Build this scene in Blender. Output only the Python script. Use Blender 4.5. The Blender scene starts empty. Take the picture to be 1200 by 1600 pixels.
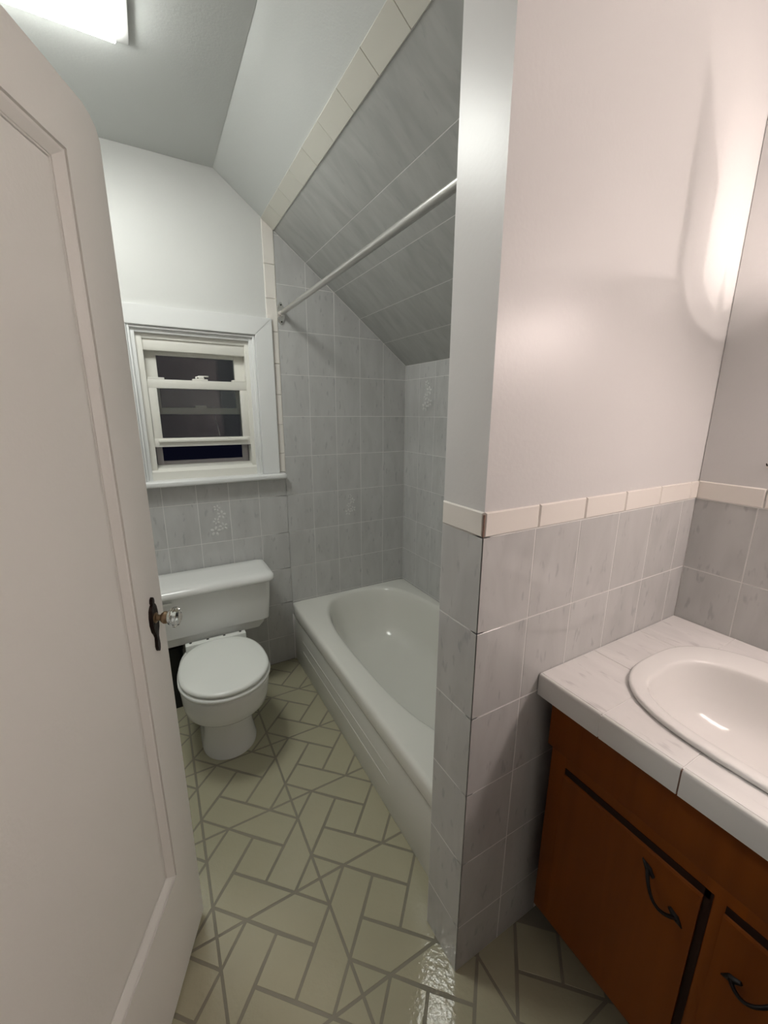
import bpy, bmesh, math, random
from mathutils import Matrix, Vector

random.seed(7)
# ------------------------------------------------------------------ camera
CAM = Vector((-0.5587, -0.5873, 1.482))
YAW, PITCH, ROLL, FPX = 0.5121, -0.2391, 0.0045, 638.35
sc = bpy.context.scene
col = sc.collection
cd = bpy.data.cameras.new('camera')
cam = bpy.data.objects.new('camera', cd)
col.objects.link(cam)
fw = Vector((math.sin(YAW) * math.cos(PITCH), math.cos(YAW) * math.cos(PITCH), math.sin(PITCH)))
rt = Vector((math.cos(YAW), -math.sin(YAW), 0))
up = rt.cross(fw)
r2 = rt * math.cos(ROLL) + up * math.sin(ROLL)
u2 = up * math.cos(ROLL) - rt * math.sin(ROLL)
M = Matrix((r2, u2, -fw)).transposed().to_4x4()
M.translation = CAM
cam.matrix_world = M
cd.sensor_fit = 'VERTICAL'
cd.sensor_height = 36
cd.sensor_width = 36
cd.lens = FPX / 1600 * 36
cd.clip_start = 0.01
cd.clip_end = 100
sc.camera = cam

# ------------------------------------------------------------------ night sky, exposure
w = bpy.data.worlds.new('night')
sc.world = w
w.use_nodes = True
w.node_tree.nodes['Background'].inputs[0].default_value = (0.09, 0.10, 0.24, 1)
w.node_tree.nodes['Background'].inputs[1].default_value = 0.02
sc.view_settings.view_transform = 'Standard'
sc.view_settings.look = 'None'
sc.view_settings.gamma = 1
sc.view_settings.exposure = 0.55
sc.view_settings.use_curve_mapping = False
CEIL_L = 19.5        # ceiling diffuser radiance
BULB_L = 1400.0        # vanity bulbs
SHADE_L = 16.0        # vanity frosted shade

# ------------------------------------------------------------------ room numbers (metres; origin = partition corner on the floor)
W = 0.841            # right wall
T = 0.1334           # partition thickness
YF = 1.6406          # back wall
XL = -1.0            # left wall
YB = -1.45           # wall behind the camera
ZC = 2.534           # ceiling
TW, TH = 0.154, 0.2154   # wall tile
ZB = 1.237           # top of wainscot tile, below the cap trim
TR = 0.0544          # trim height
XF, ZF = 0.0686, 1.0275  # tile grid on the back wall
ST = 0.7552          # slope of the ceiling
ZK = 1.757           # knee wall top
zs = lambda x: ZK + (W - x) * ST

# ------------------------------------------------------------------ materials
def new_mat(name):
    m = bpy.data.materials.new(name)
    m.use_nodes = True
    return m, m.node_tree, m.node_tree.nodes['Principled BSDF']

def mat(name, c, rough=0.5, metal=0.0, bump=0.0, bscale=60.0, var=0.0, vscale=3.0, spec=0.5, coat=0.0, trans=0.0, ior=1.45):
    m, nt, b = new_mat(name)
    b.inputs['Base Color'].default_value = (*c, 1)
    b.inputs['Roughness'].default_value = rough
    b.inputs['Metallic'].default_value = metal
    b.inputs['Specular IOR Level'].default_value = spec
    b.inputs['Coat Weight'].default_value = coat
    b.inputs['Transmission Weight'].default_value = trans
    b.inputs['IOR'].default_value = ior
    tc = nt.nodes.new('ShaderNodeTexCoord')
    if var:
        n = nt.nodes.new('ShaderNodeTexNoise')
        n.inputs['Scale'].default_value = vscale
        n.inputs['Detail'].default_value = 4
        nt.links.new(tc.outputs['Object'], n.inputs['Vector'])
        r = nt.nodes.new('ShaderNodeMix')
        r.data_type = 'RGBA'
        r.inputs[6].default_value = (*[x * (1 - var) for x in c], 1)
        r.inputs[7].default_value = (*[min(1, x * (1 + var)) for x in c], 1)
        nt.links.new(n.outputs['Fac'], r.inputs[0])
        nt.links.new(r.outputs[2], b.inputs['Base Color'])
    if bump:
        n = nt.nodes.new('ShaderNodeTexNoise')
        n.inputs['Scale'].default_value = bscale
        n.inputs['Detail'].default_value = 3
        nt.links.new(tc.outputs['Object'], n.inputs['Vector'])
        bp = nt.nodes.new('ShaderNodeBump')
        bp.inputs['Strength'].default_value = bump
        bp.inputs['Distance'].default_value = 0.01
        nt.links.new(n.outputs['Fac'], bp.inputs['Height'])
        nt.links.new(bp.outputs['Normal'], b.inputs['Normal'])
    return m

def marble(name, base, dark, rough=0.16, dash=0.5, cloud=0.5, sc_=(1, 1, 1)):
    """grey marbled ceramic tile: soft clouds and small dark dashes; every tile gets its own patch"""
    m, nt, b = new_mat(name)
    N, Lk = nt.nodes, nt.links
    b.inputs['Roughness'].default_value = rough
    tc = N.new('ShaderNodeTexCoord')
    oi = N.new('ShaderNodeObjectInfo')
    mul = N.new('ShaderNodeVectorMath'); mul.operation = 'SCALE'
    comb = N.new('ShaderNodeCombineXYZ')
    for i in range(3):
        Lk.new(oi.outputs['Random'], comb.inputs[i])
    Lk.new(comb.outputs[0], mul.inputs[0]); mul.inputs['Scale'].default_value = 17.3
    add = N.new('ShaderNodeVectorMath'); add.operation = 'ADD'
    Lk.new(tc.outputs['Object'], add.inputs[0]); Lk.new(mul.outputs[0], add.inputs[1])
    mp = N.new('ShaderNodeMapping')
    mp.inputs['Rotation'].default_value = (0, 0, math.radians(-24))
    mp.inputs['Scale'].default_value = (3.4, 1.0, 1.0)
    Lk.new(add.outputs[0], mp.inputs['Vector'])
    n1 = N.new('ShaderNodeTexNoise'); n1.inputs['Scale'].default_value = 5.0; n1.inputs['Detail'].default_value = 5; n1.inputs['Distortion'].default_value = 0.6
    Lk.new(mp.outputs[0], n1.inputs['Vector'])
    n2 = N.new('ShaderNodeTexNoise'); n2.inputs['Scale'].default_value = 17.0; n2.inputs['Detail'].default_value = 2
    Lk.new(mp.outputs[0], n2.inputs['Vector'])
    r1 = N.new('ShaderNodeMapRange'); r1.inputs['From Min'].default_value = 0.35; r1.inputs['From Max'].default_value = 0.7
    Lk.new(n1.outputs['Fac'], r1.inputs['Value'])
    r2_ = N.new('ShaderNodeMapRange'); r2_.inputs['From Min'].default_value = 0.63; r2_.inputs['From Max'].default_value = 0.72
    Lk.new(n2.outputs['Fac'], r2_.inputs['Value'])
    c1 = N.new('ShaderNodeMix'); c1.data_type = 'RGBA'
    c1.inputs[6].default_value = (*[min(1, x * (1 + 0.14 * cloud)) for x in base], 1)
    c1.inputs[7].default_value = (*[x * (1 - 0.16 * cloud) for x in base], 1)
    Lk.new(r1.outputs[0], c1.inputs[0])
    ml = N.new('ShaderNodeMath'); ml.operation = 'MULTIPLY'; ml.inputs[1].default_value = dash
    Lk.new(r2_.outputs[0], ml.inputs[0])
    c2 = N.new('ShaderNodeMix'); c2.data_type = 'RGBA'
    c2.inputs[7].default_value = (*dark, 1)
    Lk.new(ml.outputs[0], c2.inputs[0]); Lk.new(c1.outputs[2], c2.inputs[6])
    Lk.new(c2.outputs[2], b.inputs['Base Color'])
    n3 = N.new('ShaderNodeTexNoise'); n3.inputs['Scale'].default_value = 14
    Lk.new(add.outputs[0], n3.inputs['Vector'])
    bp = N.new('ShaderNodeBump'); bp.inputs['Strength'].default_value = 0.05; bp.inputs['Distance'].default_value = 0.01
    Lk.new(n3.outputs['Fac'], bp.inputs['Height']); Lk.new(bp.outputs['Normal'], b.inputs['Normal'])
    return m

def wood(name, c1, c2, rough=0.4):
    m, nt, b = new_mat(name)
    N, Lk = nt.nodes, nt.links
    tc = N.new('ShaderNodeTexCoord')
    mp = N.new('ShaderNodeMapping'); mp.inputs['Scale'].default_value = (30, 14, 0.8)
    Lk.new(tc.outputs['Object'], mp.inputs['Vector'])
    n = N.new('ShaderNodeTexNoise'); n.inputs['Scale'].default_value = 1.0; n.inputs['Detail'].default_value = 6; n.inputs['Distortion'].default_value = 0.8
    Lk.new(mp.outputs[0], n.inputs['Vector'])
    r = N.new('ShaderNodeMapRange'); r.inputs['From Min'].default_value = 0.3; r.inputs['From Max'].default_value = 0.7
    Lk.new(n.outputs['Fac'], r.inputs['Value'])
    c = N.new('ShaderNodeMix'); c.data_type = 'RGBA'
    c.inputs[6].default_value = (*c1, 1); c.inputs[7].default_value = (*c2, 1)
    Lk.new(r.outputs[0], c.inputs[0]); Lk.new(c.outputs[2], b.inputs['Base Color'])
    b.inputs['Roughness'].default_value = rough
    b.inputs['Specular IOR Level'].default_value = 0.2
    return m

def emit(name, c, s):
    m = bpy.data.materials.new(name); m.use_nodes = True
    nt = m.node_tree; nt.nodes.clear()
    e = nt.nodes.new('ShaderNodeEmission'); o = nt.nodes.new('ShaderNodeOutputMaterial')
    e.inputs[0].default_value = (*c, 1); e.inputs[1].default_value = s
    nt.links.new(e.outputs[0], o.inputs[0])
    return m

def pane_mat():
    """thin window glass: clear, with a Fresnel reflection"""
    m = bpy.data.materials.new('window_glass'); m.use_nodes = True
    nt = m.node_tree; nt.nodes.clear()
    o = nt.nodes.new('ShaderNodeOutputMaterial'); mx = nt.nodes.new('ShaderNodeMixShader')
    t = nt.nodes.new('ShaderNodeBsdfTransparent'); g = nt.nodes.new('ShaderNodeBsdfGlossy'); f = nt.nodes.new('ShaderNodeFresnel')
    t.inputs[0].default_value = (0.9, 0.93, 0.93, 1); g.inputs['Roughness'].default_value = 0.01; f.inputs[0].default_value = 1.65
    nt.links.new(f.outputs[0], mx.inputs[0]); nt.links.new(t.outputs[0], mx.inputs[1]); nt.links.new(g.outputs[0], mx.inputs[2])
    nt.links.new(mx.outputs[0], o.inputs[0])
    return m

PAINT = mat('white_wall_paint', (0.70, 0.69, 0.68), 0.33, bump=0.035, bscale=90, var=0.02, vscale=1.5)
BACKP = mat('white_back_wall_paint', (0.70, 0.705, 0.685), 0.4, bump=0.03, bscale=90, var=0.02, vscale=1.5)
CEILP = mat('ceiling_paint', (0.60, 0.615, 0.60), 0.6, bump=0.05, bscale=160)
GLOSSP = mat('white_gloss_trim_paint', (0.82, 0.83, 0.82), 0.28, bump=0.02, bscale=60)
DOORP = mat('white_door_paint', (0.84, 0.83, 0.785), 0.42, bump=0.05, bscale=120)
VINYL = mat('cream_vinyl', (0.80, 0.79, 0.73), 0.4)
GREYF = mat('grey_screen_frame', (0.42, 0.40, 0.41), 0.45)
TILE = marble('grey_marbled_wall_tile', (0.55, 0.55, 0.54), (0.36, 0.36, 0.37), 0.045, 0.5, 0.4)
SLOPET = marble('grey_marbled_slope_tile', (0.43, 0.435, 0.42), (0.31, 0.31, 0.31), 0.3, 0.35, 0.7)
CTILE = marble('white_marbled_counter_tile', (0.77, 0.755, 0.74), (0.52, 0.50, 0.50), 0.2, 0.45, 0.35)
EDGET = mat('white_counter_edge_tile', (0.74, 0.735, 0.715), 0.18, bump=0.03, bscale=30)
GROUT = mat('pale_grout', (0.76, 0.75, 0.73), 0.85)
TRIMT = mat('cream_trim_tile', (0.85, 0.81, 0.755), 0.2, var=0.04, vscale=4)
TRIMS = mat('shaded_cream_slope_trim', (0.63, 0.615, 0.55), 0.3, var=0.05, vscale=4)  # cream trim darkened for the shade on the downward-facing slope
BROWNG = mat('brown_stained_grout', (0.22, 0.13, 0.10), 0.8)
FGROUT = mat('olive_floor_grout', (0.25, 0.235, 0.18), 0.5, var=0.15, vscale=5)
FTILE = mat('beige_vinyl_brick', (0.45, 0.425, 0.30), 0.06, bump=0.10, bscale=75, var=0.05, vscale=6, spec=0.85)
PORC = mat('white_porcelain', (0.83, 0.835, 0.81), 0.10, bump=0.01, bscale=8)
SEATP = mat('white_seat_plastic', (0.86, 0.875, 0.83), 0.18)
TUBE = mat('white_tub_enamel', (0.80, 0.795, 0.735), 0.13, bump=0.015, bscale=6)
TUBA = mat('tub_apron_enamel', (0.78, 0.775, 0.72), 0.3)
SINKP = mat('white_sink_porcelain', (0.83, 0.82, 0.80), 0.09)
CHROME = mat('chrome', (0.88, 0.88, 0.86), 0.12, 1.0)
RODM = mat('brushed_rod_metal', (0.56, 0.55, 0.53), 0.32, 1.0)
WOOD = wood('red_brown_wood', (0.215, 0.055, 0.004), (0.155, 0.037, 0.003), 0.5)
WOODD = wood('dark_wood_and_gap_shadow', (0.022, 0.006, 0.003), (0.014, 0.004, 0.002), 0.6)  # toe-kick wood; also colours in the shadow of the door gaps
IRON = mat('black_iron', (0.008, 0.006, 0.006), 0.42, 0.3)
BRONZE = mat('dark_bronze', (0.022, 0.013, 0.010), 0.4, 0.6, bump=0.2, bscale=90)
BRASS = mat('worn_brass', (0.34, 0.24, 0.15), 0.35, 1.0)
GLASS = mat('clear_cut_glass', (0.97, 0.98, 0.97), 0.02, trans=1.0, ior=1.5)
PANE = pane_mat()
BLACK = mat('black_plastic', (0.006, 0.006, 0.006), 0.5)
DARKH = mat('dark_screw_hole', (0.02, 0.018, 0.016), 0.6)
CLEARC = mat('pale_streak_white', (0.75, 0.75, 0.72), 0.5)
LIGHTC = emit('ceiling_diffuser_glow', (0.98, 1.0, 0.95), CEIL_L)
BULBM = emit('vanity_bulb_glow', (1.0, 0.86, 0.80), BULB_L * 0.65)
BULBF = emit('far_vanity_bulb_glow', (1.0, 0.86, 0.80), BULB_L * 2.6)
SHADEM = emit('frosted_shade_glow', (1.0, 0.84, 0.78), SHADE_L)
WMETAL = mat('white_enamelled_metal', (0.75, 0.75, 0.74), 0.35)

# ------------------------------------------------------------------ helpers
def tag(o, label=None, cat=None, kind=None, group=None):
    if label: o['label'] = label
    if cat: o['category'] = cat
    if kind: o['kind'] = kind
    if group: o['group'] = group
    return o

def par(o, parent):
    if parent is not None:
        o.parent = parent
        o.matrix_parent_inverse = Matrix.Translation(parent.location).inverted() if parent.type == 'EMPTY' else Matrix.Identity(4)

def link(name, me, m, parent=None, mw=None):
    o = bpy.data.objects.new(name, me)
    col.objects.link(o)
    if m is not None and not me.materials:
        me.materials.append(m)
    if mw is not None:
        o.matrix_world = mw
    par(o, parent)
    return o

def empty(name, loc):
    o = bpy.data.objects.new(name, None)
    o.empty_display_size = 0.05
    col.objects.link(o)
    o.location = loc
    return o

def mesh(name, vs, fs, m, parent=None, smooth=False, mw=None, autos=None):
    me = bpy.data.meshes.new(name)
    me.from_pydata([tuple(v) for v in vs], [], fs)
    bm = bmesh.new(); bm.from_mesh(me)
    bmesh.ops.recalc_face_normals(bm, faces=bm.faces)
    if smooth:
        lim = math.radians(autos or 40)
        for f in bm.faces: f.smooth = True
        for e in bm.edges:
            if len(e.link_faces) == 2 and e.calc_face_angle(0) > lim: e.smooth = False
    bm.to_mesh(me); bm.free()
    return link(name, me, m, parent, mw)

def bm_obj(name, bm, m, parent=None, smooth=False, mw=None, lim=40):
    bmesh.ops.recalc_face_normals(bm, faces=bm.faces)
    if smooth:
        for f in bm.faces: f.smooth = True
        for e in bm.edges:
            if len(e.link_faces) == 2 and e.calc_face_angle(0) > math.radians(lim): e.smooth = False
    me = bpy.data.meshes.new(name)
    bm.to_mesh(me); bm.free()
    return link(name, me, m, parent, mw)

def add_box(bm, x0, x1, y0, y1, z0, z1, bev=0.0, seg=2):
    r = bmesh.ops.create_cube(bm, size=1)
    for v in r['verts']:
        v.co = Vector((x0 + (v.co.x + .5) * (x1 - x0), y0 + (v.co.y + .5) * (y1 - y0), z0 + (v.co.z + .5) * (z1 - z0)))
    if bev:
        es = list({e for v in r['verts'] for e in v.link_edges})
        bmesh.ops.bevel(bm, geom=es, offset=bev, segments=seg, affect='EDGES', profile=0.5)

def box(name, x0, x1, y0, y1, z0, z1, m, parent=None, bev=0.0, seg=2, mw=None):
    bm = bmesh.new(); add_box(bm, x0, x1, y0, y1, z0, z1, bev, seg)
    return bm_obj(name, bm, m, parent, smooth=bev > 0, mw=mw)

def loft(name, rings, m, parent=None, cap0=True, cap1=True, mw=None, lim=40):
    n = len(rings[0]); vs = [p for r in rings for p in r]; fs = []
    for i in range(len(rings) - 1):
        for j in range(n):
            k = (j + 1) % n
            fs.append((i * n + j, i * n + k, (i + 1) * n + k, (i + 1) * n + j))
    if cap0: fs.append(tuple(range(n))[::-1])
    if cap1: fs.append(tuple(range((len(rings) - 1) * n, len(rings) * n)))
    return mesh(name, vs, fs, m, parent, True, mw, lim)

def tube(name, pts, rad, m, parent=None, n=12, mw=None):
    pts = [Vector(p) for p in pts]; rings = []
    if not hasattr(rad, '__len__'): rad = [rad] * len(pts)
    prev = None
    for i, p in enumerate(pts):
        t = (pts[min(i + 1, len(pts) - 1)] - pts[max(i - 1, 0)]).normalized()
        a = (prev - t * prev.dot(t)).normalized() if prev is not None else (t.cross(Vector((0, 0, 1))) if abs(t.z) < .9 else t.cross(Vector((1, 0, 0)))).normalized()
        prev = a; b = t.cross(a)
        rings.append([p + (a * math.cos(q) + b * math.sin(q)) * rad[i] for q in [2 * math.pi * k / n for k in range(n)]])
    return loft(name, rings, m, parent, mw=mw, lim=50)

def lathe(name, prof, m, parent=None, n=24, mw=None, smooth=True, lim=40):
    """profile (radius, height) about local z"""
    rings = [[Vector((max(r, 1e-4) * math.cos(2 * math.pi * k / n), max(r, 1e-4) * math.sin(2 * math.pi * k / n), z)) for k in range(n)] for r, z in prof]
    return loft(name, rings, m, parent, mw=mw, lim=lim if smooth else 1)

def area2(p): return sum(p[i][0] * p[(i + 1) % len(p)][1] - p[(i + 1) % len(p)][0] * p[i][1] for i in range(len(p))) / 2

def clip(poly, a, b, c):
    """keep a*x+b*y<=c"""
    out = []
    for i in range(len(poly)):
        p, q = poly[i], poly[(i + 1) % len(poly)]
        dp, dq = a * p[0] + b * p[1] - c, a * q[0] + b * q[1] - c
        if dp <= 0: out.append(p)
        if dp * dq < 0:
            t = dp / (dp - dq); out.append((p[0] + t * (q[0] - p[0]), p[1] + t * (q[1] - p[1])))
    return out

def inset(poly, d):
    if area2(poly) < 0: poly = poly[::-1]
    n = len(poly); L = []
    for i in range(n):
        p, q = poly[i], poly[(i + 1) % n]
        ex, ey = q[0] - p[0], q[1] - p[1]; l = math.hypot(ex, ey)
        nx, ny = -ey / l, ex / l
        L.append((nx, ny, nx * p[0] + ny * p[1] + d))
    out = []
    for i in range(n):
        a1, b1, c1 = L[i - 1]; a2, b2, c2 = L[i]
        det = a1 * b2 - a2 * b1
        if abs(det) < 1e-9: out.append(poly[i]); continue
        out.append(((c1 * b2 - c2 * b1) / det, (a1 * c2 - a2 * c1) / det))
    return out

CACHE = {}
def tile(name, poly, frame, m, parent, gap=0.0014, th=0.004, bev=0.0006):
    """a flat tile: outline in (u,v), face at n=0 of the frame, edges eased; alike tiles share a mesh"""
    if len(poly) < 3: return None
    if area2(poly) < 0: poly = poly[::-1]
    poly = [q for i, q in enumerate(poly) if math.hypot(q[0] - poly[i - 1][0], q[1] - poly[i - 1][1]) > 4 * gap]
    if len(poly) < 3 or abs(area2(poly)) < 6e-5: return None
    p = inset(poly, gap)
    if abs(area2(p)) < 2e-5: return None
    cx = sum(q[0] for q in p) / len(p); cy = sum(q[1] for q in p) / len(p)
    loc = [(round(q[0] - cx, 4), round(q[1] - cy, 4)) for q in p]
    key = (tuple(loc), m.name, th, bev)
    me = CACHE.get(key)
    if me is None:
        top = inset(loc, bev); n = len(loc)
        vs = [(q[0], q[1], -th) for q in loc] + [(q[0], q[1], -bev) for q in loc] + [(q[0], q[1], 0) for q in top]
        fs = [tuple(range(2 * n, 3 * n))]
        for i in range(n):
            j = (i + 1) % n
            fs += [(i, j, n + j, n + i), (n + i, n + j, 2 * n + j, 2 * n + i)]
        fs.append(tuple(range(n))[::-1])
        me = bpy.data.meshes.new(name); me.from_pydata(vs, [], fs); me.materials.append(m)
        CACHE[key] = me
    o = bpy.data.objects.new(name, me); col.objects.link(o)
    o.matrix_world = frame @ Matrix.Translation((cx, cy, 0))
    par(o, parent)
    return o

def frame(o, u, v):
    u, v = Vector(u).normalized(), Vector(v).normalized(); n = u.cross(v)
    m = Matrix((u, v, n)).transposed().to_4x4(); m.translation = Vector(o)
    return m

rect = lambda a, b, c, d: [(a, c), (b, c), (b, d), (a, d)]
F_BACK = frame((0, YF, 0), (1, 0, 0), (0, 0, 1))           # faces -y
F_KNEE = frame((W, 0, 0), (0, -1, 0), (0, 0, 1))           # faces -x, u = -y
F_WIDE = frame((0, 0, 0), (1, 0, 0), (0, 0, 1))            # partition face towards the vanity
F_NARR = frame((0, 0, 0), (0, -1, 0), (0, 0, 1))           # partition end
F_SLOPE = frame((W, 0, ZK), (0, -1, 0), (-1, 0, ST))       # u = -y, v = up the slope; normal points into the room
F_FLOOR = frame((0, 0, 0), (1, 0, 0), (0, 1, 0))

def flower(parent, frm, u, v, s):
    """small embossed spray of five-petalled blossoms on a decorated tile"""
    bm = bmesh.new()
    for (a, b, r) in ((0, .052, .009), (.016, .022, .012), (-.006, -.004, .010), (.020, -.030, .012), (-.012, -.046, .014)):
        for k in range(5):
            t = k * 2 * math.pi / 5 + a * 90
            c = Vector((a + r * math.cos(t), b + r * math.sin(t), 0.0006))
            bmesh.ops.create_uvsphere(bm, u_segments=8, v_segments=5, radius=1, matrix=Matrix.Translation(c) @ Matrix.Rotation(t, 4, 'Z') @ Matrix.Diagonal((r * .6, r * .42, .0022, 1)))
    o = bm_obj('flower_relief', bm, FLOWER, None, True, mw=frm @ Matrix.Translation((u, v, 0)) @ Matrix.Scale(s, 4))
    if parent is not None:
        mw = o.matrix_world.copy(); o.parent = parent; o.matrix_parent_inverse = parent.matrix_world.inverted(); 
    return o
FLOWER = mat('pale_glazed_blossom', (0.72, 0.72, 0.70), 0.2)

# ================================================================== STRUCTURE
# ---- floor: square vinyl pattern, each square a pinwheel of bricks
G, AX, AY = 0.3167, -0.2393, 0.0807
floor = box('floor', XL, W, YB, YF, -0.10, -0.0009, FGROUT)
tag(floor, 'beige vinyl floor printed in pinwheel bricks inside large squares', 'floor', 'structure')
q, e = 0.265, 0.25
CELL = [
    [(0, 0), (q, 0), (0, q)], [(1, 0), (1, q), (1 - q, 0)], [(1, 1), (1 - q, 1), (1, 1 - q)], [(0, 1), (0, 1 - q), (q, 1)],
    [(.23, .49), (.50, .235), (.765, .505), (.49, .765)],
    [(q, 1), (1 - q, 1), (1, 1 - q), (.765, .505)],
    [(1, q), (1, 1 - q), (.50, .235), (1 - q, 0)],
    [(1 - q, 0), (q, 0), (0, q), (.23, .49)],
    [(0, q), (.49, .765), (q, 1), (0, 1 - q)],
]
for i in range(-3, 4):
    for j in range(-3, 5):
        x0, y0 = AX + i * G, AY + j * G
        for P in CELL:
            pl = [(x0 + u * G, y0 + v * G) for u, v in P]
            for (a, b, c) in ((-1, 0, -(XL)), (1, 0, 0.42), (0, 1, YF), (0, -1, 0.62)):
                pl = clip(pl, a, b, c) if len(pl) > 2 else pl
            if len(pl) < 3: continue
            cx = sum(p[0] for p in pl) / len(pl); cy = sum(p[1] for p in pl) / len(pl)
            if cx > 0.12 and cy > 0.0: continue          # under the tub and the partition
            if cx < -0.8 and cy < 0.4: continue          # behind the open door
            tile('floor_brick', pl, F_FLOOR, FTILE, floor, gap=0.0040, th=0.004, bev=0.0007)

# ---- back wall (window wall)
WX0, WX1, WZ0, WZ1 = -0.600, -0.052, 1.150, 1.858
bm = bmesh.new()
y0, y1 = YF + 0.0016, YF + 0.12
add_box(bm, XL, WX0, y0, y1, 0, 2.6); add_box(bm, WX1, W + .1, y0, y1, 0, 2.6)
add_box(bm, WX0, WX1, y0, y1, 0, WZ0); add_box(bm, WX0, WX1, y0, y1, WZ1, 2.6)
wb = bm_obj('wall_back', bm, BACKP)
tag(wb, 'white painted wall around the window above grey marbled tiles', 'wall', 'structure')
bm = bmesh.new()
add_box(bm, XL, XF, YF + 0.0005, YF + 0.003, 0, 1.135)
vsx = [(XF - .057, 1.15), (W, 1.15), (W, zs(W)), (XF - .057, zs(XF - .057))]
n0 = [bm.verts.new((x, YF + 0.0005, z)) for x, z in vsx + []]
bm.faces.new(n0)
n1 = [bm.verts.new((x, YF + 0.0005, z)) for x, z in [(XF - .06, 0), (W, 0), (W, 1.15), (XF - .06, 1.15)]]
bm.faces.new(n1)
bm_obj('grout_bed', bm, GROUT, wb)
rowz = [ZF + k * TH for k in range(-5, 8)]
rowz[0] = 0.0
decor = {}
for k in range(-7, 5):
    xa, xb = XF + k * TW, XF + (k + 1) * TW
    if k == 4: xb = W - 0.0005
    xa = max(xa, XL)
    for r in range(len(rowz) - 1):
        za, zb_ = rowz[r], rowz[r + 1]
        if k >= 0 and zb_ < 0.38: continue
        pl = rect(xa, xb, za, zb_)
        if k < 0: pl = clip(pl, 0, 1, 1.132)
        pl = clip(pl, ST, 1, ZK + W * ST - 0.001) if len(pl) > 2 else pl
        if len(pl) < 3: continue
        t = tile('tile', pl, F_BACK, TILE, wb)
        decor[(k, r)] = t
flower(None, F_BACK, XF - 2.5 * TW + .012, 0.93, 1.25).name = 'flower_relief'
def adopt(o, t):
    if t is None: return
    o.parent = t
    o.matrix_parent_inverse = (t.matrix_parent_inverse @ t.matrix_basis).inverted() if t.parent else t.matrix_basis.inverted()
fl = [o for o in col.objects if o.name.startswith('flower_relief')]
adopt(fl[-1], decor.get((-3, 4)))
f2 = flower(None, F_BACK, XF + 2.5 * TW, 0.935, 1.0); adopt(f2, decor.get((2, 4)))
# cream trim strip beside the shower tiles
z = 1.16
cuts = [1.16, 1.262, 1.416, 1.570, 1.724, 1.878, 2.032, 2.186, 2.5]
for a, b in zip(cuts[:-1], cuts[1:]):
    pl = clip(rect(XF - .0575, XF, a, b), ST, 1, ZK + W * ST - 0.001)
    if len(pl) > 2:
        fr = frame((0, YF - 0.004, 0), (1, 0, 0), (0, 0, 1))
        tile('trim_tile', pl, fr, TRIMT, wb, gap=0.0008, th=0.006, bev=0.0028)

# ---- knee wall behind the tub
wk = box('wall_alcove', W + 0.0016, W + 0.1, T, YF, 0, 2.0, PAINT)
tag(wk, 'low grey tiled wall along the back of the tub', 'wall', 'structure')
box('grout_bed', W + 0.0005, W + 0.003, T, YF, 0.3, ZK, GROUT, wk)
for c in range(10):
    ya = YF - c * TW; yb = max(YF - (c + 1) * TW, T)
    for r in range(len(rowz) - 1):
        if rowz[r + 1] < 0.38: continue
        pl = clip(rect(-ya, -yb, rowz[r], rowz[r + 1]), 0, 1, ZK - .001)
        if len(pl) > 2 and abs(area2(pl)) > 1e-4:
            t = tile('tile', pl, F_KNEE, TILE, wk, gap=0.0009)
            decor[('k', c, r)] = t
f3 = flower(None, F_KNEE, -(YF - 1.5 * TW), 1.575, 1.3); adopt(f3, decor.get(('k', 1, 7)))

# ---- sloped ceiling over the tub
XS = W - (ZC - ZK) / ST
def prism_y(name, pts, ya, yb, m, parent=None):
    n = len(pts)
    vs = [(x, ya, z) for x, z in pts] + [(x, yb, z) for x, z in pts]
    fs = [tuple(range(n)), tuple(range(n, 2 * n))[::-1]] + [(i, (i + 1) % n, n + (i + 1) % n, n + i) for i in range(n)]
    return mesh(name, vs, fs, m, parent)
o_ = 0.0016
slope = prism_y('ceiling_slope', [(XS, ZC + o_), (W + .1, zs(W + .1) + o_), (W + .1, 2.62), (XS, 2.62)], 0.06, YF, CEILP)
tag(slope, 'sloping ceiling over the tub, white above and grey tiled below', 'ceiling', 'structure')
SL = math.hypot(1, ST)
def sv(x): return (W - x) * SL
x_t0, x_t1 = 0.0125, 0.0705
mesh('grout_bed', [F_SLOPE @ Vector((u, v, -0.0004)) for u, v in rect(-YF, -T, 0, sv(x_t0))], [(0, 1, 2, 3)], GROUT, slope)
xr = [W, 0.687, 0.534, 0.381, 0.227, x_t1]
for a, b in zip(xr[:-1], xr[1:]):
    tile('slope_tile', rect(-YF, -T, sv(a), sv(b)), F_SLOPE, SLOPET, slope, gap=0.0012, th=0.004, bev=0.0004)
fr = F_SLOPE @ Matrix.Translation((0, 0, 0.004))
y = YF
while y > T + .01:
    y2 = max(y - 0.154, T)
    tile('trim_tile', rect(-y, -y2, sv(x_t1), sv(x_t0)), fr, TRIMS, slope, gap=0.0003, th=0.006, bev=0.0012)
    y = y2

# ---- flat ceiling
bm = bmesh.new()
add_box(bm, XL, XS, 0.06, YF, ZC, 2.62); add_box(bm, XL, W, YB, 0.06, ZC, 2.62)
cl = bm_obj('ceiling', bm, CEILP)
tag(cl, 'flat off-white ceiling carrying the bright square lamp', 'ceiling', 'structure')

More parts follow.
